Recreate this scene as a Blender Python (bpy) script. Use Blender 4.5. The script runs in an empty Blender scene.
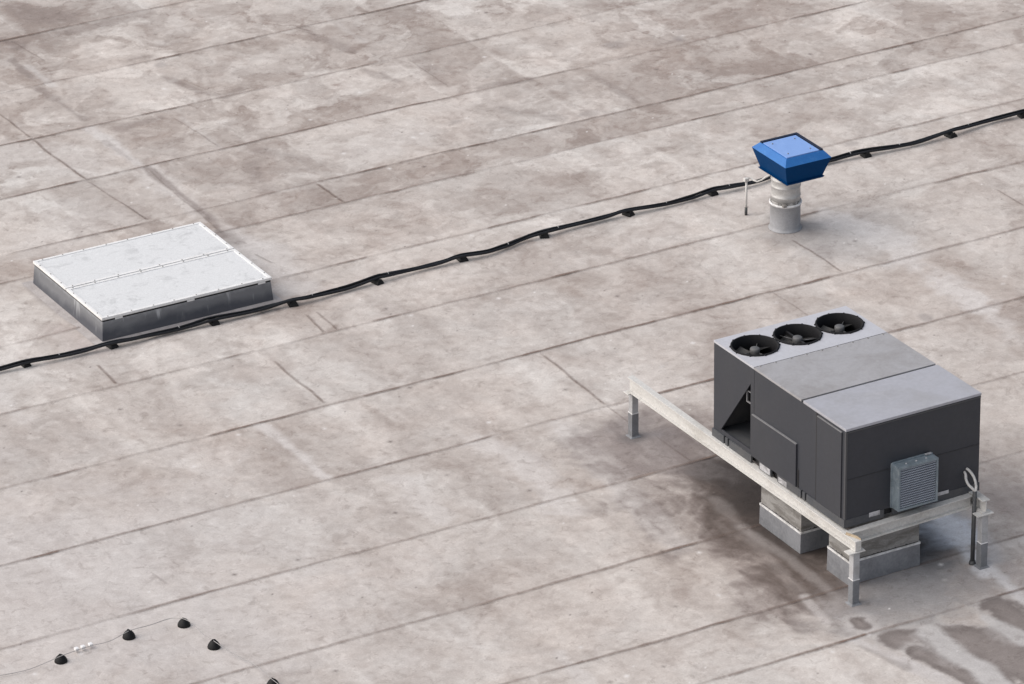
import bpy, bmesh, math, random
import numpy as np
from mathutils import Vector, Matrix

random.seed(7)
PI = math.pi
R = math.radians
scene = bpy.context.scene
COL = scene.collection

# ------------------------------------------------------------------ camera
FPX = 5264.6
CAM = np.array([-29.0, -57.0, 33.223])
ROT = np.array([[0.8660228143965776, -0.499964134402618, -0.006352106396451352],
                [0.22020614397321303, 0.3699671793660129, 0.9025705182136213],
                [0.44890281698946766, 0.783045433230408, -0.4304951920706237]])
cd = bpy.data.cameras.new("camera")
cd.sensor_width = 36.0
cd.lens = FPX / 1024 * 36
cd.clip_start = 1.0
cd.clip_end = 3000
cam = bpy.data.objects.new("camera", cd)
COL.objects.link(cam)
cam.matrix_world = Matrix(((ROT[0][0], ROT[1][0], -ROT[2][0], CAM[0]),
                           (ROT[0][1], ROT[1][1], -ROT[2][1], CAM[1]),
                           (ROT[0][2], ROT[1][2], -ROT[2][2], CAM[2]),
                           (0, 0, 0, 1)))
scene.camera = cam


def at(px, py, z=0.0):
    """survey helper: the point of the roof (height z) measured at a photo pixel"""
    v = np.array([(px - 512) / FPX, -(py - 342) / FPX, 1.0]) @ ROT
    p = CAM + v * ((z - CAM[2]) / v[2])
    return Vector((p[0], p[1], z))


# ------------------------------------------------------------------ materials
def new_mat(name):
    m = bpy.data.materials.new(name)
    m.use_nodes = True
    nt = m.node_tree
    return m, nt, nt.nodes["Principled BSDF"]


def N(nt, kind, **kw):
    n = nt.nodes.new(kind)
    for k, v in kw.items():
        setattr(n, k, v)
    return n


def noise(nt, vec, scale, detail=4, rough=0.6, dist=0.0):
    n = N(nt, "ShaderNodeTexNoise")
    n.inputs["Scale"].default_value = scale
    n.inputs["Detail"].default_value = detail
    n.inputs["Roughness"].default_value = rough
    n.inputs["Distortion"].default_value = dist
    nt.links.new(vec, n.inputs["Vector"])
    return n.outputs["Fac"]


def ramp(nt, fac, a, b, ca=(0, 0, 0, 1), cb=(1, 1, 1, 1)):
    n = N(nt, "ShaderNodeValToRGB")
    n.color_ramp.elements[0].position = a
    n.color_ramp.elements[1].position = b
    n.color_ramp.elements[0].color = ca
    n.color_ramp.elements[1].color = cb
    nt.links.new(fac, n.inputs["Fac"])
    return n.outputs["Color"]


def mixc(nt, fac, a, b, mode='MIX'):
    n = N(nt, "ShaderNodeMix", data_type='RGBA', blend_type=mode)
    for s, v in ((n.inputs[0], fac), (n.inputs[6], a), (n.inputs[7], b)):
        if hasattr(v, "links"):
            nt.links.new(v, s)
        elif isinstance(v, (int, float)):
            s.default_value = v
        else:
            s.default_value = (*v, 1)
    return n.outputs[2]


def weathered(name, base, dirt, amount=0.5, scale=3.0, rough=0.5, metal=0.0, stretch=(1, 1, 1),
              light=None, bump=0.0, spec=0.5, lo=0.42, hi=0.68, fine=0.12):
    """paint or metal with two scales of grime, in object space"""
    m, nt, b = new_mat(name)
    tc = N(nt, "ShaderNodeTexCoord")
    mp = N(nt, "ShaderNodeMapping")
    mp.inputs["Scale"].default_value = stretch
    nt.links.new(tc.outputs["Object"], mp.inputs["Vector"])
    v = mp.outputs["Vector"]
    n1 = noise(nt, v, scale, 6, 0.65, 0.6)
    f1 = ramp(nt, n1, lo, hi)
    sc = N(nt, "ShaderNodeMath", operation='MULTIPLY')
    nt.links.new(f1, sc.inputs[0])
    sc.inputs[1].default_value = amount
    c = mixc(nt, sc.outputs[0], base, dirt)
    if light is not None:
        n3 = noise(nt, v, scale * 2.3, 5, 0.7)
        f3 = ramp(nt, n3, 0.56, 0.74)
        s3 = N(nt, "ShaderNodeMath", operation='MULTIPLY')
        nt.links.new(f3, s3.inputs[0])
        s3.inputs[1].default_value = 0.6
        c = mixc(nt, s3.outputs[0], c, light)
    n2 = noise(nt, tc.outputs["Object"], scale * 14, 3, 0.6)
    f2 = ramp(nt, n2, 0.3, 0.7, (1 - fine, 1 - fine, 1 - fine, 1), (1 + fine, 1 + fine, 1 + fine, 1))
    c = mixc(nt, 1.0, c, f2, 'MULTIPLY')
    nt.links.new(c, b.inputs["Base Color"])
    b.inputs["Metallic"].default_value = metal
    b.inputs["Specular IOR Level"].default_value = spec
    rr = N(nt, "ShaderNodeMapRange")
    rr.inputs["To Min"].default_value = max(0.05, rough - 0.1)
    rr.inputs["To Max"].default_value = min(1, rough + 0.15)
    nt.links.new(n1, rr.inputs["Value"])
    nt.links.new(rr.outputs[0], b.inputs["Roughness"])
    if bump:
        bp = N(nt, "ShaderNodeBump")
        bp.inputs["Strength"].default_value = bump
        bp.inputs["Distance"].default_value = 0.02
        nt.links.new(n1, bp.inputs["Height"])
        nt.links.new(bp.outputs[0], b.inputs["Normal"])
    return m


M = {}
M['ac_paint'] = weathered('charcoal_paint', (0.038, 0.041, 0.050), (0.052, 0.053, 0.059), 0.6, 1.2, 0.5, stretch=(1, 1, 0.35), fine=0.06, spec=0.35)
M['ac_top'] = weathered('dusty_sky_lit_panel', (0.375, 0.38, 0.42), (0.31, 0.308, 0.325), 0.7, 1.2, 0.42, light=(0.415, 0.418, 0.455), fine=0.05)  # dust, with overhead light and sky gloss put into the colour
M['ac_top_brown'] = weathered('dusty_sky_lit_brown_panel', (0.345, 0.342, 0.358), (0.265, 0.255, 0.258), 0.8, 1.8, 0.46, light=(0.395, 0.392, 0.402), fine=0.06)  # dusty brown-grey, also lightened for the sky light on top
M['fan_top'] = weathered('pale_grey_panel', (0.48, 0.487, 0.53), (0.42, 0.42, 0.445), 0.5, 2.0, 0.45, fine=0.05)  # fan deck paleness includes painted-in light from above
M['ac_rail'] = weathered('rail_grey', (0.058, 0.063, 0.072), (0.095, 0.094, 0.096), 0.8, 4.0, 0.55)
M['trim_light'] = weathered('worn_panel_edge', (0.20, 0.20, 0.21), (0.12, 0.12, 0.125), 0.5, 6, 0.5)
M['black'] = weathered('black_void_metal', (0.012, 0.012, 0.014), (0.02, 0.02, 0.022), 0.5, 4, 0.6)
M['rubber'] = weathered('black_rubber', (0.006, 0.006, 0.007), (0.012, 0.012, 0.012), 0.5, 12, 0.6, spec=0.3)
M['cable'] = weathered('black_cable_sheath', (0.008, 0.009, 0.012), (0.02, 0.02, 0.023), 0.5, 5, 0.42, spec=0.4)
M['coil'] = weathered('coil_fins', (0.035, 0.036, 0.04), (0.06, 0.058, 0.055), 0.6, 6, 0.6)
M['fan_blade'] = weathered('fan_blade_lit', (0.5, 0.5, 0.5), (0.2, 0.19, 0.18), 0.6, 6, 0.4)
M['fan_hub'] = weathered('fan_motor', (0.12, 0.12, 0.125), (0.07, 0.07, 0.07), 0.5, 8, 0.5)
M['fan_dark'] = weathered('fan_blade_dark', (0.022, 0.022, 0.024), (0.04, 0.04, 0.04), 0.5, 8, 0.55)
M['beam'] = weathered('cream_beam_paint', (0.57, 0.562, 0.545), (0.38, 0.36, 0.33), 0.75, 2.6, 0.55, light=(0.66, 0.645, 0.62), stretch=(1, 0.5, 1.5), lo=0.5, hi=0.75)
M['post'] = weathered('pale_post_steel', (0.42, 0.425, 0.44), (0.28, 0.27, 0.26), 0.6, 7, 0.5)
M['sleeve'] = weathered('grey_flashing_sleeve', (0.20, 0.208, 0.225), (0.14, 0.14, 0.147), 0.7, 5, 0.6, light=(0.25, 0.255, 0.27))
M['duct_metal'] = weathered('dull_galvanised_sheet', (0.31, 0.305, 0.297), (0.165, 0.156, 0.147), 0.95, 2.6, 0.5, stretch=(1, 1, 4), light=(0.43, 0.425, 0.415), lo=0.40, hi=0.62)
M['duct_base'] = weathered('grey_membrane_upstand', (0.285, 0.295, 0.32), (0.17, 0.175, 0.19), 0.9, 1.8, 0.34, light=(0.34, 0.35, 0.375), metal=0.25, spec=0.6)
M['white_trim'] = weathered('white_termination_strip', (0.76, 0.76, 0.77), (0.32, 0.31, 0.30), 0.7, 8, 0.5)
M['tar'] = weathered('black_sealant', (0.03, 0.029, 0.028), (0.08, 0.075, 0.07), 0.5, 14, 0.6)
M['wood'] = weathered('rusty_ochre', (0.46, 0.37, 0.26), (0.22, 0.14, 0.08), 0.9, 9, 0.8)
M['filter_box'] = weathered('blue_grey_galvanised', (0.21, 0.255, 0.29), (0.11, 0.135, 0.155), 0.8, 6, 0.45, light=(0.44, 0.47, 0.49))
M['filter_media'] = weathered('filter_media', (0.30, 0.33, 0.385), (0.22, 0.245, 0.285), 0.6, 5, 0.6)
M['filter_dark'] = weathered('filter_gap', (0.15, 0.17, 0.20), (0.11, 0.125, 0.15), 0.5, 5, 0.7)
M['sticker'] = weathered('worn_white_label', (0.50, 0.50, 0.52), (0.16, 0.16, 0.165), 0.9, 9, 0.5)
M['white_flex'] = weathered('white_flex_conduit', (0.60, 0.59, 0.575), (0.40, 0.38, 0.36), 0.5, 14, 0.5)
M['dark_conduit'] = weathered('dark_conduit', (0.055, 0.057, 0.06), (0.10, 0.10, 0.10), 0.5, 8, 0.5)
M['aluminium'] = weathered('weathered_aluminium_sheet', (0.68, 0.69, 0.70), (0.38, 0.385, 0.39), 0.8, 4.2, 0.42, light=(0.80, 0.81, 0.82), lo=0.53, hi=0.80, fine=0.10)
M['alu_trim'] = weathered('aluminium_trim', (0.78, 0.78, 0.78), (0.50, 0.48, 0.46), 0.5, 5, 0.45, lo=0.52, hi=0.75)
M['screw'] = weathered('dull_screw', (0.22, 0.21, 0.20), (0.12, 0.11, 0.10), 0.5, 20, 0.5)
M['hood'] = weathered('blue_hood_paint', (0.001, 0.038, 0.13), (0.001, 0.031, 0.108), 0.5, 3, 0.45, fine=0.05, spec=0.04)  # undercut sides: their shade is put into a darker blue
M['hood_sky_lit'] = weathered('sky_lit_blue_paint', (0.028, 0.150, 0.43), (0.022, 0.120, 0.37), 0.7, 4, 0.45, fine=0.07, light=(0.07, 0.21, 0.48), spec=0.3)  # bevels: overhead sky light put into a paler blue
M['hood_top'] = weathered('sky_lit_blue_plate', (0.22, 0.37, 0.72), (0.18, 0.31, 0.64), 0.5, 3, 0.35, light=(0.28, 0.43, 0.78), fine=0.04)  # top plate: sky reflection painted in as a paler blue
M['hood_dark'] = weathered('navy_recess', (0.006, 0.012, 0.035), (0.01, 0.015, 0.03), 0.5, 4, 0.5)
M['galv'] = weathered('galvanised_pipe', (0.50, 0.495, 0.49), (0.34, 0.325, 0.315), 0.7, 5, 0.42, metal=0.25, stretch=(1, 1, 2.5), light=(0.52, 0.52, 0.52))
M['pipe_sleeve'] = weathered('grey_pipe_boot', (0.33, 0.335, 0.355), (0.25, 0.248, 0.255), 0.6, 4, 0.55, light=(0.39, 0.395, 0.41))
M['wire'] = weathered('dull_steel_wire', (0.36, 0.345, 0.34), (0.28, 0.265, 0.26), 0.5, 10, 0.5)
M['clamp_white'] = weathered('bright_clamp', (0.80, 0.80, 0.81), (0.65, 0.65, 0.65), 0.3, 10, 0.3)


def curb_mat():
    """membrane-wrapped kerb: dark grey with pale run-off streaks and a scuffed top edge"""
    m, nt, b = new_mat('stained_kerb_sheet')
    tc = N(nt, "ShaderNodeTexCoord")
    mp = N(nt, "ShaderNodeMapping")
    mp.inputs["Scale"].default_value = (1, 1, 0.12)
    nt.links.new(tc.outputs["Object"], mp.inputs["Vector"])
    n1 = noise(nt, tc.outputs["Object"], 1.3, 5, 0.6, 0.3)
    s0 = N(nt, "ShaderNodeSeparateXYZ")
    nt.links.new(tc.outputs["Object"], s0.inputs[0])
    ma = N(nt, "ShaderNodeMath", operation='MULTIPLY_ADD')
    nt.links.new(n1, ma.inputs[0])
    ma.inputs[1].default_value = 0.55
    nt.links.new(s0.outputs["Z"], ma.inputs[2])
    c = ramp(nt, ma.outputs[0], 0.36, 0.50, (0.075, 0.080, 0.096, 1), (0.165, 0.17, 0.184, 1))
    n2 = noise(nt, mp.outputs["Vector"], 7, 3, 0.6)
    f2 = ramp(nt, n2, 0.60, 0.68)
    sep = N(nt, "ShaderNodeSeparateXYZ")
    nt.links.new(tc.outputs["Object"], sep.inputs[0])
    mr = N(nt, "ShaderNodeMapRange")
    mr.inputs["From Min"].default_value = 0.04
    mr.inputs["From Max"].default_value = 0.32
    nt.links.new(sep.outputs["Z"], mr.inputs["Value"])
    f = N(nt, "ShaderNodeMath", operation='MULTIPLY')
    nt.links.new(f2, f.inputs[0])
    nt.links.new(mr.outputs[0], f.inputs[1])
    c = mixc(nt, f.outputs[0], c, (0.46, 0.47, 0.49))
    # chalky band under the lid
    n3 = noise(nt, tc.outputs["Object"], 9, 4, 0.7)
    add = N(nt, "ShaderNodeMath", operation='MULTIPLY_ADD')
    nt.links.new(n3, add.inputs[0])
    add.inputs[1].default_value = 0.16
    nt.links.new(sep.outputs["Z"], add.inputs[2])
    f3 = ramp(nt, add.outputs[0], 0.345, 0.41)
    s3 = N(nt, "ShaderNodeMath", operation='MULTIPLY')
    nt.links.new(f3, s3.inputs[0])
    s3.inputs[1].default_value = 0.7
    c = mixc(nt, s3.outputs[0], c, (0.30, 0.31, 0.325))
    nt.links.new(c, b.inputs["Base Color"])
    b.inputs["Roughness"].default_value = 0.5
    return m


M['curb'] = curb_mat()


# ------------------------------------------------------------------ mesh helpers
class MB:
    """collects shapes and links them as ONE mesh object"""

    def __init__(self):
        self.bm = bmesh.new()

    def box(self, x0, x1, y0, y1, z0, z1, bevel=0.0, mat=0):
        bm = self.bm
        vs = [bm.verts.new(p) for p in ((x0, y0, z0), (x1, y0, z0), (x1, y1, z0), (x0, y1, z0),
                                        (x0, y0, z1), (x1, y0, z1), (x1, y1, z1), (x0, y1, z1))]
        fs = [bm.faces.new([vs[i] for i in q]) for q in
              ((0, 3, 2, 1), (4, 5, 6, 7), (0, 1, 5, 4), (1, 2, 6, 5), (2, 3, 7, 6), (3, 0, 4, 7))]
        for f in fs:
            f.material_index = mat
        if bevel > 0:
            es = list({e for f in fs for e in f.edges})
            r = bmesh.ops.bevel(bm, geom=es, offset=bevel, segments=2, affect='EDGES', profile=0.7)
            for f in r['faces']:
                f.material_index = mat
        return self

    def hexa(self, bottom, top, bevel=0.0, mat=0):
        """eight-corner solid: bottom and top quads given counter-clockwise from above"""
        bm = self.bm
        vs = [bm.verts.new(p) for p in list(bottom) + list(top)]
        fs = [bm.faces.new([vs[i] for i in q]) for q in
              ((0, 3, 2, 1), (4, 5, 6, 7), (0, 1, 5, 4), (1, 2, 6, 5), (2, 3, 7, 6), (3, 0, 4, 7))]
        for f in fs:
            f.material_index = mat
        if bevel > 0:
            es = list({e for f in fs for e in f.edges})
            bmesh.ops.bevel(bm, geom=es, offset=bevel, segments=2, affect='EDGES', profile=0.7)
        return self

    def prism(self, poly, d0, d1, axis='x', mat=0):
        """polygon in the two other axes, extruded along axis from d0 to d1"""
        bm = self.bm

        def P(a, b, d):
            return {'x': (d, a, b), 'y': (a, d, b), 'z': (a, b, d)}[axis]
        A = [bm.verts.new(P(a, b, d0)) for a, b in poly]
        B = [bm.verts.new(P(a, b, d1)) for a, b in poly]
        fs = [bm.faces.new(A), bm.faces.new(list(reversed(B)))]
        n = len(poly)
        for i in range(n):
            j = (i + 1) % n
            fs.append(bm.faces.new([A[j], A[i], B[i], B[j]]))
        for f in fs:
            f.material_index = mat
        return self

    def tube(self, pts, r, n=8, cap=True, mat=0):
        bm = self.bm
        pts = [Vector(p) for p in pts]
        rings = []
        for i, p in enumerate(pts):
            t = (pts[min(i + 1, len(pts) - 1)] - pts[max(i - 1, 0)]).normalized()
            up = Vector((0, 0, 1)) if abs(t.z) < 0.9 else Vector((1, 0, 0))
            s = t.cross(up).normalized()
            u = s.cross(t).normalized()
            rr = r[i] if isinstance(r, (list, tuple)) else r
            rings.append([bm.verts.new(p + (s * math.cos(2 * PI * k / n) + u * math.sin(2 * PI * k / n)) * rr) for k in range(n)])
        for a, b in zip(rings, rings[1:]):
            for k in range(n):
                f = bm.faces.new([a[k], a[(k + 1) % n], b[(k + 1) % n], b[k]])
                f.smooth = True
                f.material_index = mat
        if cap:
            bm.faces.new(list(reversed(rings[0]))).material_index = mat
            bm.faces.new(rings[-1]).material_index = mat
        return self

    def lathe(self, prof, cx=0, cy=0, n=40, smooth=True, mat=0, sx=1, sy=1, cap=True):
        """profile of (r, z) turned about a vertical axis"""
        bm = self.bm
        rings = []
        for r, z in prof:
            rings.append([bm.verts.new((cx + sx * r * math.cos(2 * PI * k / n), cy + sy * r * math.sin(2 * PI * k / n), z)) for k in range(n)])
        for a, b in zip(rings, rings[1:]):
            for k in range(n):
                f = bm.faces.new([a[k], a[(k + 1) % n], b[(k + 1) % n], b[k]])
                f.smooth = smooth
                f.material_index = mat
        if cap and prof[0][0] > 1e-4:
            bm.faces.new(list(reversed(rings[0]))).material_index = mat
        if cap and prof[-1][0] > 1e-4:
            bm.faces.new(rings[-1]).material_index = mat
        return self

    def build(self, name, mats, parent=None):
        bmesh.ops.recalc_face_normals(self.bm, faces=self.bm.faces[:])
        me = bpy.data.meshes.new(name)
        self.bm.to_mesh(me)
        self.bm.free()
        for m in (mats if isinstance(mats, (list, tuple)) else [mats]):
            me.materials.append(M[m])
        o = bpy.data.objects.new(name, me)
        COL.objects.link(o)
        if parent is not None:
            o.parent = parent
            base = parent
            w = Vector((0, 0, 0))
            while base is not None:
                w += base.location
                base = base.parent
            me.transform(Matrix.Translation(-w))
        return o


def empty(name, loc):
    o = bpy.data.objects.new(name, None)
    o.location = loc
    o.empty_display_size = 0.2
    COL.objects.link(o)
    return o


def tag(o, label=None, cat=None, group=None, kind=None):
    for k, v in (('label', label), ('category', cat), ('group', group), ('kind', kind)):
        if v:
            o[k] = v
    return o


SCREW_MESH = {}


def screws(spots, parent, r=.014, h=.010, mat='screw'):
    """each screw head a part of its own; they share one mesh"""
    key = (r, h, mat)
    if key not in SCREW_MESH:
        mb = MB().lathe([(r, -.002), (r, h * .7), (r * .6, h), (.0001, h * 1.1)], 0, 0, 8)
        bmesh.ops.recalc_face_normals(mb.bm, faces=mb.bm.faces[:])
        me = bpy.data.meshes.new('screw')
        mb.bm.to_mesh(me)
        mb.bm.free()
        me.materials.append(M[mat])
        SCREW_MESH[key] = me
    w = Vector((0, 0, 0))
    b = parent
    while b is not None:
        w += b.location
        b = b.parent
    for p in spots:
        o = bpy.data.objects.new('screw', SCREW_MESH[key])
        COL.objects.link(o)
        o.parent = parent
        o.location = Vector(p) - w


def to_origin(o, loc):
    """move a top-level mesh's origin to loc"""
    o.data.transform(Matrix.Translation(-Vector(loc)))
    o.location = loc
    return o


# ------------------------------------------------------------------ the roof surface
def hash2(ix, iy, s):
    h = (ix.astype(np.int64) * 374761393 + iy.astype(np.int64) * 668265263 + s * 974634777) & 0x7fffffff
    h = ((h ^ (h >> 13)) * 1274126177) & 0x7fffffff
    h = h ^ (h >> 16)
    return (h & 0xffff) / 65535.0


def vnoise(x, y, s):
    ix, iy = np.floor(x), np.floor(y)
    fx, fy = x - ix, y - iy
    fx = fx * fx * fx * (fx * (fx * 6 - 15) + 10)
    fy = fy * fy * fy * (fy * (fy * 6 - 15) + 10)
    a, b = hash2(ix, iy, s), hash2(ix + 1, iy, s)
    c, d = hash2(ix, iy + 1, s), hash2(ix + 1, iy + 1, s)
    return (a * (1 - fx) + b * fx) * (1 - fy) + (c * (1 - fx) + d * fx) * fy


def fbm(x, y, s, oct=5, gain=0.55):
    t, amp, tot = 0, 1.0, 0
    for o in range(oct):
        c, sn = math.cos(0.6 * o), math.sin(0.6 * o)
        t = t + amp * vnoise((c * x - sn * y) * 2 ** o + 17.3 * o, (sn * x + c * y) * 2 ** o - 9.1 * o, s + o * 13)
        tot += amp
        amp *= gain
    return t / tot


def sstep(a, b, v):
    t = np.clip((v - a) / (b - a), 0, 1)
    return t * t * (3 - 2 * t)


SEAM_Y = [15.84, 13.844, 11.93, 10.012, 9.104, 7.13, 5.06, 2.943, 0.875, -1.246, -3.35, -5.422, -6.70, -8.8]
SEAM_Y += [17.9, 20.0, 22.1, 24.2, 26.3, 28.4, -10.9, -13.0, -15.1, -17.2]
SEAM_SORT = np.array(sorted(SEAM_Y))

# cross laps between the long seams, as surveyed from the photograph
LAPS = [((31, 139), (86, 181), 1.0), ((86, 181), (147, 220), 0.6), ((0, 114), (31, 139), 0.7),
        ((146, 168), (222, 234), 0.35), ((172, 117), (220, 148), 0.45), ((316, 184), (344, 203), 1.0),
        ((180, 80), (222, 96), 0.4), ((98, 365), (117, 385), 0.9), ((305, 315), (325, 333), 0.9),
        ((316, 312), (338, 331), 0.7), ((273, 361), (325, 404), 1.0), ((132, 209), (149, 221), 0.6),
        ((254, 254), (273, 264), 0.5), ((540, 354), (606, 406), 0.9), ((606, 406), (640, 432), 0.35),
        ((792, 240), (842, 273), 0.75), ((772, 292), (810, 318), 0.4), ((655, 437), (690, 462), 0.4),
        ((995, 190), (1024, 207), 0.6), ((12, 42), (45, 62), 0.45), ((296, 27), (312, 32), 0.5),
        ((408, 60), (450, 88), 0.3), ((150, 572), (168, 585), 0.3), ((628, 28), (676, 44), 0.3)]


def make_roof():
    GX0, GX1, GY0, GY1, ST = -8.0, 23.0, -11.0, 22.0, 0.03
    nx, ny = int(round((GX1 - GX0) / ST)) + 1, int(round((GY1 - GY0) / ST)) + 1
    gx, gy = np.meshgrid(np.linspace(GX0, GX1, nx), np.linspace(GY0, GY1, ny))
    X, Y = gx.ravel(), gy.ravel()

    # domain warp and strip index
    wx = (fbm(X * 0.9, Y * 0.9, 3, 4) - 0.5)
    wy = (fbm(X * 0.9, Y * 0.9, 5, 4) - 0.5)
    strip = np.searchsorted(SEAM_SORT, Y)
    rng = np.random.RandomState(4)
    off = rng.rand(60, 2) * 6
    stone = rng.rand(60) - 0.5
    ox, oy = off[strip, 0] * 0.12, off[strip, 1] * 0.12

    # brown weathering amount
    big = fbm(X * 0.33 + wx * 0.8 + ox, Y * 0.33 + wy * 0.8 + oy, 11, 5, 0.6)
    mid = fbm(X * 0.95 + wx + ox * 3, Y * 0.95 + wy + oy * 3, 23, 5, 0.62)
    small = fbm(X * 3.1 + wx * 2, Y * 3.1 + wy * 2, 37, 4, 0.6)
    streak = fbm(X * 2.6 + wx * 1.2, Y * 0.42 + wy * 0.3 + ox * 2, 51, 4, 0.6)
    fine = fbm(X * 9, Y * 9, 61, 3, 0.6)

    def blob(px, py, rx, ry, ang=0.0, edge=0.5, rough=0.5):
        c = at(px, py)
        dx, dy = X - c.x, Y - c.y
        ca, sa = math.cos(ang), math.sin(ang)
        u, v = (ca * dx + sa * dy) / rx, (-sa * dx + ca * dy) / ry
        d = np.sqrt(u * u + v * v) + (mid - 0.5) * rough * 1.6 + (small - 0.5) * rough * 1.2
        return 1 - sstep(1 - edge, 1 + edge * 0.4, d)

    def stroke(pts, w, edge=0.5, rough=0.5):
        q = [at(*p) for p in pts]
        best = np.full(X.shape, 1e9)
        for a, b in zip(q, q[1:]):
            ex, ey = b.x - a.x, b.y - a.y
            t = np.clip(((X - a.x) * ex + (Y - a.y) * ey) / (ex * ex + ey * ey), 0, 1)
            best = np.minimum(best, np.hypot(X - a.x - t * ex, Y - a.y - t * ey))
        d = best / w + (mid - 0.5) * rough * 1.6 + (small - 0.5) * rough * 1.2
        return 1 - sstep(1 - edge, 1 + edge * 0.4, d)

    # where the weathering is heavy (top of the picture) and where it is light (lower left)
    far = sstep(2.0, 15.0, Y + 0.12 * X)
    bias = 0.16 * far - 0.05 * blob(120, 560, 5.0, 4.0, 0, 0.9, 0.3)
    for p in ((20, 12, .9, .8), (18, 45, .9, .7), (62, 103, .7, .9), (335, 38, .6, .8), (140, 125, .55, .9), (330, 190, .7, .6),
              (385, 76, .6, .9), (443, 62, .5, 1.1), (525, 103, 1.0, .9), (645, 85, .7, 1.0), (700, 20, 2.2, 1.3),
              (800, 72, 1.4, 1.0), (905, 45, 1.3, 1.0), (745, 70, .8, 1.3), (390, 12, .9, .6), (240, 165, .9, .8),
              (60, 20, 1.0, .8), (920, 240, .7, .7), (950, 268, .7, .6), (1000, 300, .7, .8), (905, 262, .4, .4),
              (295, 440, .7, .8), (440, 330, .9, 1.0), (60, 440, 1.2, .9), (420, 510, .8, .7), (330, 480, .7, .6)):
        bias = bias + 0.20 * blob(*p, 0, 0.7, 0.9)
    for p in ((560, 62, .9, 1.0), (720, 45, .6, .6), (60, 170, 1.3, 1.2), (600, 110, 1.0, .8), (430, 120, 1.0, .7), (640, 370, 1.6, 1.4),
              (640, 190, 2.2, 1.6), (200, 560, 1.6, 1.5), (230, 60, .9, .8), (860, 130, 1.6, 1.0)):
        bias = bias - 0.15 * blob(*p, 0, 0.7, 0.8)

    patch = fbm(X * 1.9 + wx * 1.6 + ox * 4, Y * 1.9 + wy * 1.6 + oy * 4, 171, 6, 0.66)
    crumb = fbm(X * 5.0 + wx * 3, Y * 5.0 + wy * 3, 181, 4, 0.65)
    calm = 0.50 + 0.50 * far
    t = 0.16 * sstep(0.38, 0.64, big) + calm * (0.24 * sstep(0.47, 0.66, mid + bias * 0.6) + 0.32 * sstep(0.50, 0.60, patch + bias * 0.35 + 0.25 * (mid - 0.5))) + 0.10 * (1 - far) + 0.16 * (streak - 0.5)
    t = t + 0.15 * sstep(0.52, 0.64, crumb + 0.4 * (patch - 0.5)) + (0.22 + 0.12 * far) * (small - 0.5) + 0.30 * (fine - 0.5) + bias * 0.45 + stone[strip] * 0.10
    # every run of sheet between two laps has aged in its own way
    for k in range(len(SEAM_SORT) + 1):
        m_ = strip == k
        if not m_.any():
            continue
        rk = np.random.RandomState(900 + k)
        xs_, cuts_ = -12 + rk.rand() * 3, []
        while xs_ < 26:
            cuts_.append(xs_)
            xs_ += rk.uniform(.8, 3.6)
        cuts_ = np.array(cuts_)
        xx = X[m_] + 0.10 * (Y[m_] - SEAM_SORT[min(k, len(SEAM_SORT) - 1)]) * (rk.rand() - .5) + (small[m_] - .5) * .10
        ii = np.searchsorted(cuts_, xx)
        lev = rk.uniform(-1, 1, len(cuts_) + 1)
        soft = rk.uniform(.03, .5, len(cuts_) + 1)
        lo_, hi_ = np.clip(ii - 1, 0, len(cuts_) - 1), np.clip(ii, 0, len(cuts_) - 1)
        dl = xx - cuts_[lo_]
        kk = np.clip(dl / soft[lo_], 0, 1)
        val = lev[lo_] * (1 - kk) + lev[ii] * kk
        amt = 0.085 + 0.20 * far[m_]
        t[m_] += val * amt
        # pale worn band beside the cut, dirt washed up on its other side
        t[m_] += amt * 1.1 * (np.exp(-np.abs(dl - .16) / .07) * (soft[lo_] < .2) * sstep(.42, .6, patch[m_]) - 1.1 * np.exp(-np.abs(dl) / .10) * (soft[lo_] < .3))
    # torn pale patches where dried puddles left a clean film
    pond = fbm(X * 0.75 + wx * 1.6 + 40, Y * 0.75 + wy * 1.6, 77, 5, 0.55)
    t = t - 0.34 * sstep(0.565, 0.585, pond) * (0.25 + 0.75 * far)
    # silt lines left where the water stood
    for lv_, am_ in ((0.560, 0.34), (0.515, 0.22), (0.615, 0.20)):
        t = t + am_ * np.exp(-((pond - lv_) / 0.007) ** 2) * sstep(0.44, 0.60, small) * (0.35 + 0.65 * far)
    # grime that gathers on the uphill side of each lap
    ds = Y[:, None] - SEAM_SORT[None, strip.min():strip.max() + 1]
    up = np.where(ds > 0, ds, 9).min(axis=1)
    dn = np.where(ds < 0, -ds, 9).min(axis=1)
    t = t + 0.22 * np.exp(-up / 0.16) * sstep(0.45, 0.65, fbm(X * 0.7, Y * 0.3, 91, 4)) - 0.10 * np.exp(-dn / 0.12)
    # dark and pale streaks running down the fall of the roof in the lower half
    low = 1 - far
    st2 = fbm(X * 1.5 + wx * 0.9, Y * 0.22 + wy * 0.2, 123, 4, 0.55)
    t = t + low * (0.24 * sstep(0.48, 0.72, st2) - 0.20 * sstep(0.55, 0.72, fbm(X * 1.7 + 9 + wx * 0.8, Y * 0.2, 141, 4, 0.55)))
    t = np.clip((t - 0.05) * 0.9, -0.25, 1.0)

    pale = np.array([0.540, 0.499, 0.470])
    brown = np.array([0.298, 0.249, 0.225])
    col = pale[None] * (1 - t[:, None]) + brown[None] * t[:, None]

    hue = fbm(X * 0.5 + 7 + wx, Y * 0.5 + wy, 211, 4, 0.6) - 0.5 + 0.5 * (fbm(X * 2.2, Y * 2.2, 223, 4, 0.6) - 0.5)
    col = col * (1 + hue[:, None] * np.array([[0.02, 0.075, 0.11]]))
    wear = sstep(0.56, 0.66, fbm(X * 1.2 + wx * 1.5, Y * 1.2 + wy * 1.5 + 31, 233, 5, 0.6))
    col = col * (1 + 0.07 * wear[:, None])

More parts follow.
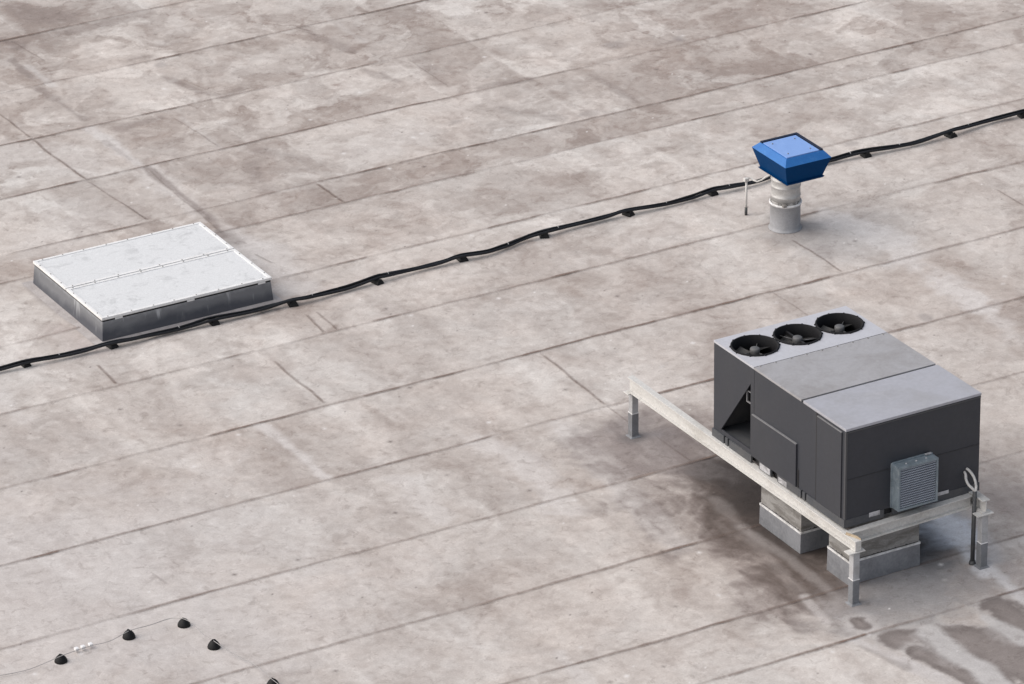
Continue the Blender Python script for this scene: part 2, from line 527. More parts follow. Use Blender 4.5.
    def paint(mask, rgb, a=1.0):
        nonlocal col
        k = np.clip(mask * a, 0, 1)[:, None]
        col = col * (1 - k) + np.array(rgb)[None] * k

    # greyer, smoother film towards the lower left corner
    paint(blob(60, 600, 4.0, 4.5, 0, 0.9, 0.5), (0.50, 0.475, 0.472), 0.45)
    # pale flow marks
    for pts, w, a in (([(145, 168), (196, 210), (262, 248)], .22, .35), ([(88, 127), (137, 164)], .12, .5), ([(222, 234), (262, 250), (300, 290)], .25, .45),
                      ([(262, 425), (300, 455), (325, 478)], .12, .55), ([(395, 480), (440, 520)], .25, .35),
                      ([(480, 438), (530, 470), (560, 505)], .28, .45), ([(560, 425), (600, 462), (640, 505), (680, 545)], .22, .5),
                      ([(610, 480), (660, 520)], .2, .35), ([(828, 216), (868, 228), (898, 253), (930, 276), (985, 308)], .30, .6),
                      ([(980, 306), (1024, 340)], .22, .4), ([(40, 555), (70, 575)], .12, .4), ([(700, 480), (740, 515), (800, 565)], .14, .45),
                      ([(0, 395), (25, 420)], .2, .3), ([(560, 655), (585, 680)], .1, .4), ([(640, 430), (690, 470)], .2, .3)):
        paint(stroke(pts, w, 0.8, 1.3), (0.60, 0.57, 0.555), min(1, a * 1.25))
    # dirt trails and scuffed edges on the upper left sheets
    for pts, w, a in (([(104, 141), (131, 160)], .05, .5), ([(146, 168), (176, 191), (205, 214), (224, 237)], .07, .65), ([(163, 77), (200, 92), (223, 97), (240, 90)], .09, .45),
                      ([(40, 90), (62, 104), (84, 120)], .10, .5), ([(300, 28), (325, 40), (352, 52)], .12, .4), ([(12, 60), (32, 78)], .07, .55), ([(205, 212), (218, 226)], .14, .6),
                      ([(0, 40), (22, 46)], .16, .6), ([(60, 20), (20, 8)], .25, .4), ([(120, 128), (160, 118)], .14, .35), ([(150, 57), (130, 60)], .12, .5), ([(60, 33), (90, 27), (150, 13)], .12, .35),
                      ([(365, 70), (400, 82)], .10, .4), ([(425, 60), (440, 85)], .2, .3), ([(480, 88), (500, 84), (530, 80)], .10, .45), ([(505, 110), (560, 118)], .16, .35),
                      ([(590, 75), (622, 92), (640, 104)], .09, .45), ([(660, 45), (680, 40)], .12, .45), ([(250, 166), (268, 188)], .2, .3), ([(262, 150), (300, 160)], .15, .25)):
        paint(stroke(pts, w, 0.7, 1.5), (0.215, 0.178, 0.165), a)
    for pts, w, a in (([(0, 158), (40, 150), (70, 160)], .6, .35), ([(95, 220), (60, 245)], .6, .3), ([(100, 135), (140, 165)], .10, .4), ([(182, 118), (222, 150)], .08, .3), ([(330, 20), (365, 42)], .08, .3),
                      ([(28, 66), (52, 86)], .07, .5), ([(375, 150), (420, 135)], .5, .3)):
        paint(stroke(pts, w, 0.8, 1.1), (0.575, 0.55, 0.535), a)
    grain = 0.90 + 0.35 * sstep(0.36, 0.62, fbm(X * 5.5 + wx * 2, Y * 0.9 + wy, 251, 4, 0.62)) * (0.6 + 0.8 * (fine - 0.1))
    # the big damp brown stain on the left of the air conditioner
    paint(stroke([(668, 440), (715, 490), (755, 535), (815, 595)], 1.25, 0.8, 1.0) * grain, (0.205, 0.168, 0.155), 0.78)
    paint(stroke([(712, 476), (745, 520), (790, 560), (828, 598)], 0.66, 0.7, 1.0) * grain, (0.115, 0.091, 0.081), 0.84)
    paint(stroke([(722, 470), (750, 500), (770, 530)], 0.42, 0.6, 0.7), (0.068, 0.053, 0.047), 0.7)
    paint(stroke([(770, 470), (830, 530), (900, 540)], 1.1, 0.6, 0.5), (0.055, 0.046, 0.043), 0.9)  # shade under the unit and between the ducts, painted into the roof
    paint(stroke([(742, 527), (790, 560), (830, 592)], 0.10, 0.8, 0.8), (0.36, 0.33, 0.318), 0.42)
    paint(stroke([(716, 500), (760, 548), (800, 590)], 0.12, 0.8, 1.2), (0.36, 0.325, 0.31), 0.3)
    paint(blob(655, 455, 0.8, 1.0, 0, 0.8, 0.8), (0.31, 0.28, 0.275), 0.40)
    paint(blob(640, 425, 0.45, 0.5, 0, 0.8, 0.6), (0.27, 0.245, 0.24), 0.45)
    paint(blob(632.5, 437, 0.22, 0.20, 0, 0.7, 0.5), (0.14, 0.13, 0.13), 0.6)
    # grey, pale and brown patches around the near end of the unit
    paint(blob(925, 590, 1.25, 1.0, 0, 0.7, 0.6), (0.255, 0.25, 0.256), 0.85)
    paint(blob(900, 612, 1.4, 0.8, 0, 0.8, 0.6), (0.32, 0.31, 0.31), 0.6)
    paint(blob(952, 533, 0.48, 0.62, 0, 0.8, 0.8), (0.70, 0.72, 0.77), 0.95)  # bluish-white patch, colour raised to stand in for missing side light
    paint(stroke([(940, 515), (962, 545), (985, 575)], .16, .7, .8), (0.78, 0.79, 0.82), 0.6)
    paint(blob(933, 562, 0.22, 0.3, 0, 0.8, 0.7), (0.19, 0.185, 0.185), 0.5)  # weak shadow beside the duct, painted as a dark patch
    paint(blob(1006, 500, 0.5, 1.1, 0, 0.8, 0.9), (0.245, 0.21, 0.20), 0.6)
    paint(blob(1012, 570, 0.35, 0.6, 0, 0.8, 0.9), (0.26, 0.23, 0.225), 0.5)
    paint(stroke([(984, 560), (1000, 578), (1024, 602)], .11, .8, .8), (0.56, 0.55, 0.555), 0.75)
    paint(stroke([(990, 545), (994, 560)], .15, .8, .8), (0.54, 0.53, 0.54), 0.5)
    # dried puddles in the corner below it
    for pts, w in (([(899, 640), (914, 640)], .25), ([(918, 652), (955, 670), (985, 690)], .11), ([(966, 640), (992, 651), (1024, 666)], .42),
                   ([(1000, 608), (1020, 622)], .30), ([(858, 622), (862, 626)], .10)):
        paint(stroke(pts, w + 0.15, 0.4, 0.6), (0.50, 0.475, 0.465), 0.55)
        paint(stroke(pts, w + 0.04, 0.30, 0.8), (0.165, 0.142, 0.134), 0.9)
        paint(stroke(pts, w * 0.55, 0.9, 0.9), (0.27, 0.24, 0.228), 0.6)
    paint(stroke([(930, 631), (951, 651), (982, 669), (1000, 688)], .17, .6, .6), (0.50, 0.485, 0.48), 0.85)
    paint(stroke([(985, 618), (1009, 630), (1028, 641)], .13, .6, .6), (0.50, 0.485, 0.48), 0.8)
    paint(stroke([(804, 597), (826, 622)], .09, .7, .6), (0.50, 0.47, 0.46), 0.7)
    paint(stroke([(855, 640), (899, 661), (947, 682)], .11, .7, .8), (0.52, 0.495, 0.488), 0.7)
    paint(stroke([(860, 646), (905, 668)], .07, .7, .9), (0.26, 0.235, 0.225), 0.5)
    paint(blob(830, 606, 0.5, 0.35, 0.3, 0.8, 0.8), (0.38, 0.35, 0.34), 0.5)
    # dark ring and patches around the ventilator pipe, and the pale apron in front of it
    paint(blob(845, 246, 0.85, 0.75, 0, 0.8, 0.7), (0.50, 0.487, 0.485), 0.55)
    paint(blob(820, 235, 0.45, 0.5, 0, 0.8, 0.9), (0.30, 0.285, 0.28), 0.25)  # ventilator's soft shadow on its right, put into the roof colour
    paint(blob(785, 232, 0.52, 0.55, 0, 0.6, 0.7), (0.27, 0.25, 0.243), 0.6)
    paint(blob(826, 252, 0.25, 0.25, 0, 0.8, 1.0), (0.29, 0.26, 0.25), 0.5)
    # scuffs beside the skylight kerb
    paint(stroke([(222, 234), (232, 240)], .22, .8, .9), (0.24, 0.21, 0.20), 0.6)
    paint(stroke([(28, 285), (100, 343)], .12, .8, .6), (0.30, 0.275, 0.27), 0.6)
    paint(stroke([(60, 330), (95, 350)], .3, .9, .9), (0.46, 0.40, 0.385), 0.4)
    for p in ((680, 40, .12, .16), (610, 46, .28, .22), (160, 65, .1, .1), (455, 122, .22, .12), (586, 115, .22, .14), (852, 144, .14, .1), (925, 318, .1, .16), (677, 38, .15, .2)):
        paint(blob(*p, 0, 0.7, 0.9), (0.29, 0.26, 0.25), 0.55)
    # droppings, grit, moss crumbs
    rs = np.random.RandomState(12)
    idx = np.arange(X.size).reshape(ny, nx)
    for k in range(900):
        i, j = rs.randint(3, ny - 4), rs.randint(3, nx - 4)
        a = idx[i - 1:i + 2, j - 1:j + 2].ravel()
        w = np.array([.15, .5, .15, .5, 1, .5, .15, .5, .15]) * rs.uniform(.35, 1)
        if rs.rand() < 0.55:
            w = w * (np.arange(9) == 4)
        tgt = np.array([0.72, 0.70, 0.69]) if rs.rand() < 0.45 else np.array([0.17, 0.145, 0.135])
        col[a] = col[a] * (1 - w[:, None]) + tgt[None] * w[:, None]

    def lap(y):
        d = y[:, None] - SEAM_SORT[None]
        d = np.where(d >= 0, d, 9).min(axis=1)
        return 0.009 * np.exp(-d / 0.30)
    verts = [np.stack([X, Y, lap(Y)], 1)]
    a = idx[:-1, :-1].ravel()
    faces = [np.stack([a, a + 1, a + 1 + nx, a + nx], 1)]
    fmat = [np.zeros(len(faces[0]), np.int32)]
    tone = [col]
    seam = [np.zeros(len(X))]
    nv = len(X)
    # the sheet goes on to the horizon
    B = 400.0
    ring = np.array([(-B, -B), (B, -B), (B, B), (-B, B), (GX0, GY0), (GX1, GY0), (GX1, GY1), (GX0, GY1)])
    verts.append(np.concatenate([ring, np.zeros((8, 1))], 1))
    faces.append(nv + np.array([[0, 1, 5, 4], [1, 2, 6, 5], [2, 3, 7, 6], [3, 0, 4, 7]]))
    fmat.append(np.zeros(4, np.int32))
    tone.append(np.tile(np.array([[0.49, 0.45, 0.44]]), (8, 1)))
    seam.append(np.zeros(8))
    nv += 8

    # laps: soft-edged strips of collected dirt 4 mm above the sheet
    def strip_mesh(px, py, tx, ty, wid, str_):
        nonlocal nv
        n = len(px)
        prof = np.array([-1, -0.35, 0.25, 1.0])
        al = np.array([0, 1, 0.9, 0])
        vv = np.zeros((n, 4, 3))
        for k in range(4):
            vv[:, k, 0] = px - ty * wid * prof[k]
            vv[:, k, 1] = py + tx * wid * prof[k]
        vv[:, :, 2] = 0.0135
        i = nv + np.arange(n - 1)[:, None] * 4 + np.arange(3)[None]
        verts.append(vv.reshape(-1, 3))
        faces.append(np.stack([i, i + 4, i + 5, i + 1], 2).reshape(-1, 4))
        fmat.append(np.ones((n - 1) * 3, np.int32))
        tone.append(np.zeros((n * 4, 3)))
        seam.append((str_[:, None] * al[None]).ravel())
        nv += n * 4

    for k, y in enumerate(SEAM_Y):
        xs = np.arange(-14, 28, 0.06)
        z = np.full_like(xs, y)
        wob = (fbm(xs * 0.25, z, 201 + k, 3) - 0.5) * 0.10 + (fbm(xs * 2.5, z, 301 + k, 3) - 0.5) * 0.035
        s = 0.42 + 0.62 * sstep(0.3, 0.64, fbm(xs * 0.45, z, 401 + k, 4)) + 1.1 * (fbm(xs * 2.2, z, 501 + k, 4) - 0.5)
        s = s + 1.0 * sstep(0.70, 0.8, vnoise(xs * 1.6, z, 601 + k))
        near = 1 - sstep(6, 12, y)
        base = (0.46 if y < 6 else 0.38) if k not in (5, 6, 7) else 0.38
        w = 0.020 + 0.028 * fbm(xs * 3, z, 701 + k, 3) + 0.006 * near
        strip_mesh(xs, y + wob, np.ones_like(xs), np.zeros_like(xs), w, np.clip(s * base, 0.10, 1))
    for k, (p, q, st) in enumerate(LAPS):
        a, b = at(*p), at(*q)
        L = (b - a).length
        n = max(6, int(L / 0.05))
        f = np.linspace(0, 1, n)
        d = (b - a) / L
        wob = (fbm(f * L * 1.5, f * 0 + k, 801, 3) - 0.5) * 0.06
        px, py = a.x + (b.x - a.x) * f - d.y * wob, a.y + (b.y - a.y) * f + d.x * wob
        s = (0.45 + 0.55 * fbm(f * L * 2.5, f * 0 + k, 821, 4)) * st * 0.75 * np.minimum(1, np.minimum(f, 1 - f) * 12 + 0.1)
        strip_mesh(px, py, np.full(n, d.x), np.full(n, d.y), np.full(n, 0.027) * (0.7 + 0.6 * st), np.clip(s, 0, 1))

    V = np.concatenate(verts).astype(np.float32)
    F = np.concatenate(faces).astype(np.int32)
    T = np.concatenate(tone)
    S = np.concatenate(seam).astype(np.float32)
    FM = np.concatenate(fmat)
    me = bpy.data.meshes.new('roof')
    me.vertices.add(len(V))
    me.vertices.foreach_set('co', V.ravel())
    me.loops.add(F.size)
    me.loops.foreach_set('vertex_index', F.ravel())
    me.polygons.add(len(F))
    me.polygons.foreach_set('loop_start', np.arange(0, F.size, 4, dtype=np.int32))
    me.update(calc_edges=True)
    me.polygons.foreach_set('material_index', FM)
    ca = me.color_attributes.new('tone', 'FLOAT_COLOR', 'POINT')
    ca.data.foreach_set('color', np.concatenate([T, np.ones((len(T), 1))], 1).astype(np.float32).ravel())
    fa = me.attributes.new('seam', 'FLOAT', 'POINT')
    fa.data.foreach_set('value', S)

    m, nt, b = new_mat('weathered_roof_membrane')
    tc = N(nt, "ShaderNodeTexCoord")
    v = tc.outputs["Object"]
    at_ = N(nt, "ShaderNodeAttribute", attribute_name='tone')
    c = at_.outputs["Color"]
    n1 = noise(nt, v, 6.0, 6, 0.68, 0.4)
    c = mixc(nt, 1.0, c, ramp(nt, n1, 0.25, 0.75, (0.86, 0.85, 0.845, 1), (1.12, 1.125, 1.13, 1)), 'MULTIPLY')
    n2 = noise(nt, v, 38.0, 4, 0.7)
    c = mixc(nt, 1.0, c, ramp(nt, n2, 0.25, 0.75, (0.87, 0.865, 0.86, 1), (1.11, 1.115, 1.12, 1)), 'MULTIPLY')
    n4 = noise(nt, v, 17.0, 5, 0.75, 1.0)
    f4 = ramp(nt, n4, 0.63, 0.72)
    s4 = N(nt, "ShaderNodeMath", operation='MULTIPLY')
    nt.links.new(f4, s4.inputs[0])
    s4.inputs[1].default_value = 0.30
    c = mixc(nt, s4.outputs[0], c, mixc(nt, 1.0, c, (0.66, 0.63, 0.62), 'MULTIPLY'))
    n5 = noise(nt, v, 5.2, 7, 0.72, 0.8)
    f5 = ramp(nt, n5, 0.555, 0.63)
    s5 = N(nt, "ShaderNodeMath", operation='MULTIPLY')
    nt.links.new(f5, s5.inputs[0])
    s5.inputs[1].default_value = 0.42
    c = mixc(nt, s5.outputs[0], c, mixc(nt, 1.0, c, (0.60, 0.565, 0.55), 'MULTIPLY'))
    n6 = noise(nt, v, 8.3, 7, 0.7, 0.5)
    f6 = ramp(nt, n6, 0.60, 0.68)
    s6 = N(nt, "ShaderNodeMath", operation='MULTIPLY')
    nt.links.new(f6, s6.inputs[0])
    s6.inputs[1].default_value = 0.5
    c = mixc(nt, s6.outputs[0], c, mixc(nt, 1.0, c, (1.26, 1.28, 1.29), 'MULTIPLY'))
    nt.links.new(c, b.inputs["Base Color"])
    b.inputs["Roughness"].default_value = 0.8
    b.inputs["Specular IOR Level"].default_value = 0.25
    bp = N(nt, "ShaderNodeBump")
    bp.inputs["Strength"].default_value = 0.35
    bp.inputs["Distance"].default_value = 0.02
    nt.links.new(n1, bp.inputs["Height"])
    nt.links.new(bp.outputs[0], b.inputs["Normal"])
    me.materials.append(m)

    m, nt, b = new_mat('dirt_in_the_laps')
    at_ = N(nt, "ShaderNodeAttribute", attribute_name='seam')
    tc = N(nt, "ShaderNodeTexCoord")
    n1 = noise(nt, tc.outputs["Object"], 9, 4, 0.7)
    b.inputs["Base Color"].default_value = (0.20, 0.140, 0.115, 1)
    b.inputs["Roughness"].default_value = 0.9
    mr = N(nt, "ShaderNodeMapRange")
    mr.inputs["From Min"].default_value = 0.3
    mr.inputs["From Max"].default_value = 0.7
    mr.inputs["To Min"].default_value = 0.55
    mr.inputs["To Max"].default_value = 1.15
    nt.links.new(n1, mr.inputs["Value"])
    mu = N(nt, "ShaderNodeMath", operation='MULTIPLY')
    nt.links.new(at_.outputs["Fac"], mu.inputs[0])
    nt.links.new(mr.outputs[0], mu.inputs[1])
    nt.links.new(mu.outputs[0], b.inputs["Alpha"])
    me.materials.append(m)
    o = bpy.data.objects.new('roof', me)
    COL.objects.link(o)
    tag(o, 'flat grey-pink membrane roof with stained strips and dark lap lines', 'roof', kind='structure')
    return o


make_roof()


# ------------------------------------------------------------------ skylight
def make_skylight():
    x0, x1, y0, y1, ym = 0.475, 3.285, 6.485, 8.84, 7.70
    root = empty('skylight', ((x0 + x1) / 2, (y0 + y1) / 2, 0))
    tag(root, 'low white skylight with two aluminium flaps on a stained grey kerb', 'skylight')
    mb = MB()
    e = 0.012
    mb.hexa([(x0 - e, y0 - e, 0.001), (x1 + e, y0 - e, 0.001), (x1 + e, y1 + e, 0.001), (x0 - e, y1 + e, 0.001)],
            [(x0 + .014, y0 + .014, .318), (x1 - .014, y0 + .014, .318), (x1 - .014, y1 - .014, .318), (x0 + .014, y1 - .014, .318)], 0.006)
    mb.build('kerb', 'curb', root)
    mb = MB()   # flange of membrane turned out on the roof
    g = 0.13
    mb.hexa([(x0 - e - g, y0 - e - g * .5, .002), (x1 + e + g, y0 - e - g * .5, .002), (x1 + e + g, y1 + e + g, .002), (x0 - e - g, y1 + e + g, .002)],
            [(x0 - e, y0 - e, .022), (x1 + e, y0 - e, .022), (x1 + e, y1 + e, .022), (x0 - e, y1 + e, .022)])
    mb.build('flashing', 'kerb_flange', root)
    MB().box(x0 + .017, x1 - .017, y0 + .017, y1 - .017, .317, .351).build('lid_gap_shade', 'black', root)  # black strip added for the shade in the gap under the lid
    for a, b in ((y0, ym - .012), (ym + .012, y1)):
        fl = MB().box(x0 + .045, x1 - .045, a + .045, b - .045, .355, .381, .004).build('flap', 'aluminium', root)
        t = MB()
        t.box(x0, x1, a, a + .05, .350, .391, .006)
        t.box(x0, x1, b - .05, b, .350, .391, .006)
        t.box(x0, x0 + .05, a + .05, b - .05, .350, .391, .006)
        t.box(x1 - .05, x1, a + .05, b - .05, .350, .391, .006)
        t.build('flap_frame', 'alu_trim', fl)
        sp = [(x0 + .12 + (x1 - x0 - .24) * i / 7 + random.uniform(-.03, .03), yy, .391) for i in range(8) for yy in (a + .025, b - .025)]
        sp += [(xx, a + .2 + (b - a - .4) * j / 2, .391) for j in range(3) for xx in (x0 + .025, x1 - .025)]
        screws(sp, fl, .011, .007)
    MB().box(x0 + .02, x1 - .02, ym - .011, ym + .011, .330, .370).build('hinge', 'black', root)
    for fx in (.10, .52, .94):
        xx = x0 + (x1 - x0) * fx
        MB().box(xx - .06, xx + .06, y0 + .004, y0 + .03, .319, .347, .002).build('latch', 'alu_trim', root)


M['kerb_flange'] = weathered('membrane_flange', (0.40, 0.375, 0.37), (0.27, 0.245, 0.24), 0.8, 4, 0.75)
make_skylight()


# ------------------------------------------------------------------ blue ventilator
def make_vent():
    c = at(785, 227)
    root = empty('roof_ventilator', (c.x, c.y, 0))
    tag(root, 'blue square hooded ventilator on a round galvanised pipe', 'ventilator')
    mb = MB()
    mb.lathe([(.262, .002), (.258, .012), (.243, .025), (.236, .06), (.234, .42), (.242, .425), (.242, .44), (.226, .442)], c.x, c.y, 48)
    mb.build('pipe_boot', 'pipe_sleeve', root)
    cl = MB().lathe([(.240, .418), (.252, .42), (.252, .45), (.240, .452)], c.x, c.y, 48).build('clamp_ring', 'white_trim', root)
    s = MB()
    s.box(c.x - .19, c.x - .13, c.y - .25, c.y - .19, .452, .49, .008)
    s.build('clamp_screw', 'screw', cl)
    t = MB()
    t.lathe([(.231, .445), (.233, .45), (.233, .482), (.229, .488)], c.x, c.y, 48)
    t.build('sealant', 'tar_grey', root)
    p = MB()
    prof = [(.226, .44)]
    for z in (.56, .72, .83):
        prof += [(.226, z - .012), (.233, z - .006), (.233, z + .006), (.226, z + .012)]
    prof += [(.226, .93)]
    p.lathe(prof, c.x, c.y, 48)
    p.build('pipe', 'galv', root)
    # hood
    hx, hy = c.x + .09, c.y - .008
    zb, zw, zt = .905, 1.235, 1.332

    def rect(ax, ay, z, dx=0, dy=0):
        return [(hx - ax + dx, hy - ay + dy, z), (hx + ax + dx, hy - ay + dy, z), (hx + ax + dx, hy + ay + dy, z), (hx - ax + dx, hy + ay + dy, z)]
    b = MB()
    b.hexa(rect(.315, .375, zb), rect(.415, .475, zw))
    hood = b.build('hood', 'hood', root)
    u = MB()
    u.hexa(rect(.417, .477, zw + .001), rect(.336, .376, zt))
    bev = u.build('hood_top', 'hood_sky_lit', root)
    f = MB()   # lip under the skirt
    f.hexa(rect(.325, .385, zb - .015), rect(.345, .405, zb + .012))
    f.build('hood_lip', 'hood', hood)
    d = MB()
    for q in ((-.330, .330, .325, .372), (.285, .330, -.366, .325)):
        d.box(hx + q[0], hx + q[1], hy + q[2], hy + q[3], zt + .001, zt + .024)
    d.build('top_frame', 'hood_dark', root)
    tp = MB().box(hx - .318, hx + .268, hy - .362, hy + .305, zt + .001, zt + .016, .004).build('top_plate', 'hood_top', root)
    screws([(hx + sx - .025, hy + sy - .03, zt + .016) for sx in (-.2, .2) for sy in (-.22, .22)], tp, .011, .014)
    v = MB()
    v.box(hx - .40, hx - .37, hy + .02, hy + .08, zw - .03, zw - .005)
    v.build('label', 'sticker', hood)
    return c


M['tar_grey'] = weathered('crumbly_sealant', (0.13, 0.125, 0.12), (0.40, 0.39, 0.38), 0.9, 14, 0.7, lo=0.46, hi=0.58)
vent_c = make_vent()

# thin white cable riser beside the ventilator
rp = at(746, 215)
root = empty('cable_riser', (rp.x, rp.y, 0))
tag(root, 'thin white upright conduit with dark foot beside the blue ventilator', 'conduit')
MB().tube([(rp.x, rp.y, .12), (rp.x, rp.y, .585)], .018, 10).build('pole', 'white_flex', root)
MB().tube([(rp.x, rp.y, .0), (rp.x, rp.y, .13)], .023, 10).build('foot', 'dark_conduit', root)
MB().tube([at(746.5, 180.5, .585), at(748, 178.2, .60), at(751.5, 178.2, .60), at(753, 180, .585), at(757, 181.6, .58), at(761.5, 180, .60), at(766, 177, .66), at(772, 174, .74), at(777, 172, .80)], .014, 8).build('flexible_cable', 'white_flex', root)
MB().box(rp.x - .045, rp.x + .03, rp.y - .03, rp.y + .03, .57, .625, .008).build('elbow_box', 'white_flex', root)

# ------------------------------------------------------------------ black cable run across the roof
CABLE_PX = [(-60, 383), (-30, 375), (0, 368), (26, 360.5), (58, 355), (85, 349), (110, 342.2), (135, 337.5), (161, 331.6), (190, 324.5), (211, 318), (249, 311),
            (271, 305.5), (292, 299), (311, 295.4), (344, 287.3), (375, 276.8), (387, 274), (417, 267.5), (440, 261.5), (461, 254.8), (488, 250.5), (505, 245),
            (523, 237.6), (543, 230.8), (579, 222.4), (607, 215.5), (627, 209.5), (665, 203), (688, 197), (711, 189), (728, 186), (760, 180), (787, 168.5), (808, 163.5),
            (831, 158.8), (864, 150.2), (896, 145.6), (918, 141), (949, 130.2), (966, 125.5), (995, 118), (1021, 110.8), (1050, 104.5), (1085, 95)]
SUP_PX = [(25, 363, 'black rubber cable foot nearest the left edge of the roof view'),
          (111.5, 344.5, 'black rubber cable foot at the near corner of the skylight kerb'),
          (213.5, 321, 'black rubber cable foot under the cable in front of the dark skylight kerb'),
          (292.5, 302.5, 'black rubber cable foot just right of the skylight'),
          (376.5, 280.5, 'second black rubber cable foot to the right of the skylight'),
          (462, 257.8, 'third black rubber cable foot to the right of the skylight'),
          (544, 234, 'black rubber cable foot midway between skylight and blue ventilator'),
          (627.5, 212.6, 'second black rubber cable foot to the left of the white conduit'),
          (711.5, 191.8, 'black rubber cable foot just left of the white conduit'),
          (865.5, 154, 'black rubber cable foot just right of the blue ventilator'),
          (950, 134, 'second black rubber cable foot to the right of the blue ventilator'),
          (1022.5, 114.5, 'black rubber cable foot cut by the right edge of the photo')]
sup_x = [at(p[0], p[1] - 2).x for p in SUP_PX]


def catmull(P, n=8):
    out = []
    for i in range(len(P) - 1):
        p0, p1, p2, p3 = P[max(i - 1, 0)], P[i], P[i + 1], P[min(i + 2, len(P) - 1)]
        for k in range(n):
            t = k / n
            out.append(0.5 * ((2 * p1) + (p2 - p0) * t + (2 * p0 - 5 * p1 + 4 * p2 - p3) * t * t + (3 * p1 - p0 - 3 * p2 + p3) * t * t * t))
    out.append(P[-1])
    return out


def make_cables():
    path = []
    for px, py in CABLE_PX:
        x = at(px, py, .1).x
        d = min(abs(x - s) for s in sup_x)
        z = .075 + .035 * math.exp(-(d / .35) ** 2)
        path.append(at(px, py, z))
    p0, p1 = path[0], path[-1]
    path = [Vector((p0.x - 1.5 * k, p0.y + .04 * math.sin(k * 2.1), .075)) for k in range(9, 0, -1)] + path + [Vector((p1.x + 1.5 * k, p1.y + .05 * math.sin(k * 1.7), .075)) for k in range(1, 12)]
    root = empty('cable_bundle', (0.6, 6.4, 0))
    tag(root, 'bundle of black cables running along the roof over rubber feet', 'cable')
    C = catmull(path, 6)
    for k, (oy, oz, r, ph) in enumerate(((-.024, .0, .022, 0), (.022, .006, .020, 1.7), (.002, .026, .012, 3.1))):
        pts = []
        for i, p in enumerate(C):
            s = i * .35 + ph
            q = p.copy()
            q.y += oy + .008 * math.sin(s * .6) + .006 * math.sin(s * 1.7)
            q.z = max(r + .004, q.z + oz - .018 + .006 * math.sin(s * .45 + k))
            pts.append(q)
        MB().tube(pts, r, 8).build('cable', 'cable', root)
    for px, py in ((58, 355), (178, 328), (311, 295.4), (387, 274), (507, 244.5), (557, 228), (665, 203), (728, 186), (849, 154), (898, 145), (967, 125)):
        p = at(px, py, .09)
        pts = [Vector((p.x, p.y + .055 * math.cos(a), p.z + .002 + .045 * math.sin(a))) for a in np.linspace(PI * .62, PI * .86, 4)]
        MB().tube(pts, .006, 6).build('cable_tie', 'post', root)


make_cables()
foot_mesh = None
for px, py, lab in SUP_PX:
    p = at(px, py - 1.0, .05)
    if foot_mesh is None:
        mb = MB()
        mb.hexa([(-.072, -.10, .001), (.072, -.10, .001), (.072, .065, .001), (-.072, .065, .001)],
                [(-.05, -.082, .056), (.05, -.082, .056), (.05, .055, .056), (-.05, .055, .056)], .014)
        mb.hexa([(-.034, -.085, .05), (.034, -.085, .05), (.034, -.06, .05), (-.034, -.06, .05)],
                [(-.028, -.082, .084), (.028, -.082, .084), (.028, -.064, .084), (-.028, -.064, .084)], .006)
        fo = mb.build('cable_support', 'rubber')
        foot_mesh = fo
    else:
        fo = foot_mesh.copy()
        COL.objects.link(fo)
    fo.location = (p.x, p.y, 0)
    fo.rotation_euler = (0, 0, random.uniform(-.45, .45))
    fo.scale = (random.uniform(.9, 1.15), random.uniform(.9, 1.1), random.uniform(.92, 1.08))
    tag(fo, lab, 'cable support', 'rubber feet under the black cable')

# ------------------------------------------------------------------ lightning wire on cone feet
CONES = [(61, 661.5, 'black cone foot left of the three white clips on the thin wire'),
         (129, 637.5, 'black cone foot right of the three white clips on the thin wire'),
         (184, 625.5, 'black cone foot at the bend of the thin wire, nearest the long lap line'),
         (214, 647.5, 'black cone foot just past the bend where the wire turns down'),
         (273, 686, 'black cone foot cut off by the bottom edge of the photo')]
first = None
for px, py, lab in CONES:
    p = at(px, py)
    if first is None:
        mb = MB()
        mb.lathe([(.086, .001), (.086, .018), (.078, .042), (.060, .072), (.040, .094), (.018, .104), (.0001, .106)], 0, 0, 20)
        mb.box(-.010, .010, -.024, .024, .095, .116, .004)
        first = mb.build('wire_support', 'rubber')
        o = first
    else:
        o = first.copy()
        COL.objects.link(o)
    o.location = (p.x, p.y, 0)
    o.rotation_euler = (0, 0, random.uniform(0, 3))
    o.scale = (1, 1, random.uniform(.92, 1.06))
    tag(o, lab, 'wire holder', 'cone feet of the lightning wire')
wp = [(-80, 694, .03), (-30, 680, .03), (0, 675.5, .03), (30, 669, .03), (61, 656, .108), (75, 651, .10), (92, 645.5, .08), (110, 641, .09), (129, 631, .108), (150, 625, .10), (168, 619, .06), (176, 618, .08),
      (184, 619, .108), (193, 624, .09), (203, 634, .09), (214, 641, .108), (230, 652, .06), (250, 662, .04), (262, 670, .07), (273, 680, .108), (300, 700, .08)]
wr = MB().tube(catmull([at(*p) for p in wp], 6), .0045, 6).build('lightning_wire', 'wire')
to_origin(wr, at(61, 656))
tag(wr, 'thin grey lightning wire running over the black cone feet', 'wire')
for px, py in ((76.5, 649, ), (83, 647), (90.5, 644.5)):
    p = at(px, py, .05)
    mb = MB().box(p.x - .026, p.x + .026, p.y - .03, p.y + .03, .03, .07, .010)
    mb.build('wire_clip', 'clamp_white', wr)


# ------------------------------------------------------------------ steel support frame
def zlow(y):
    """underside of the left beam: it is deeper at its free far end"""
    return .712 + (-.05 - y) * (.082 / 5.85)


ZTOP = .942


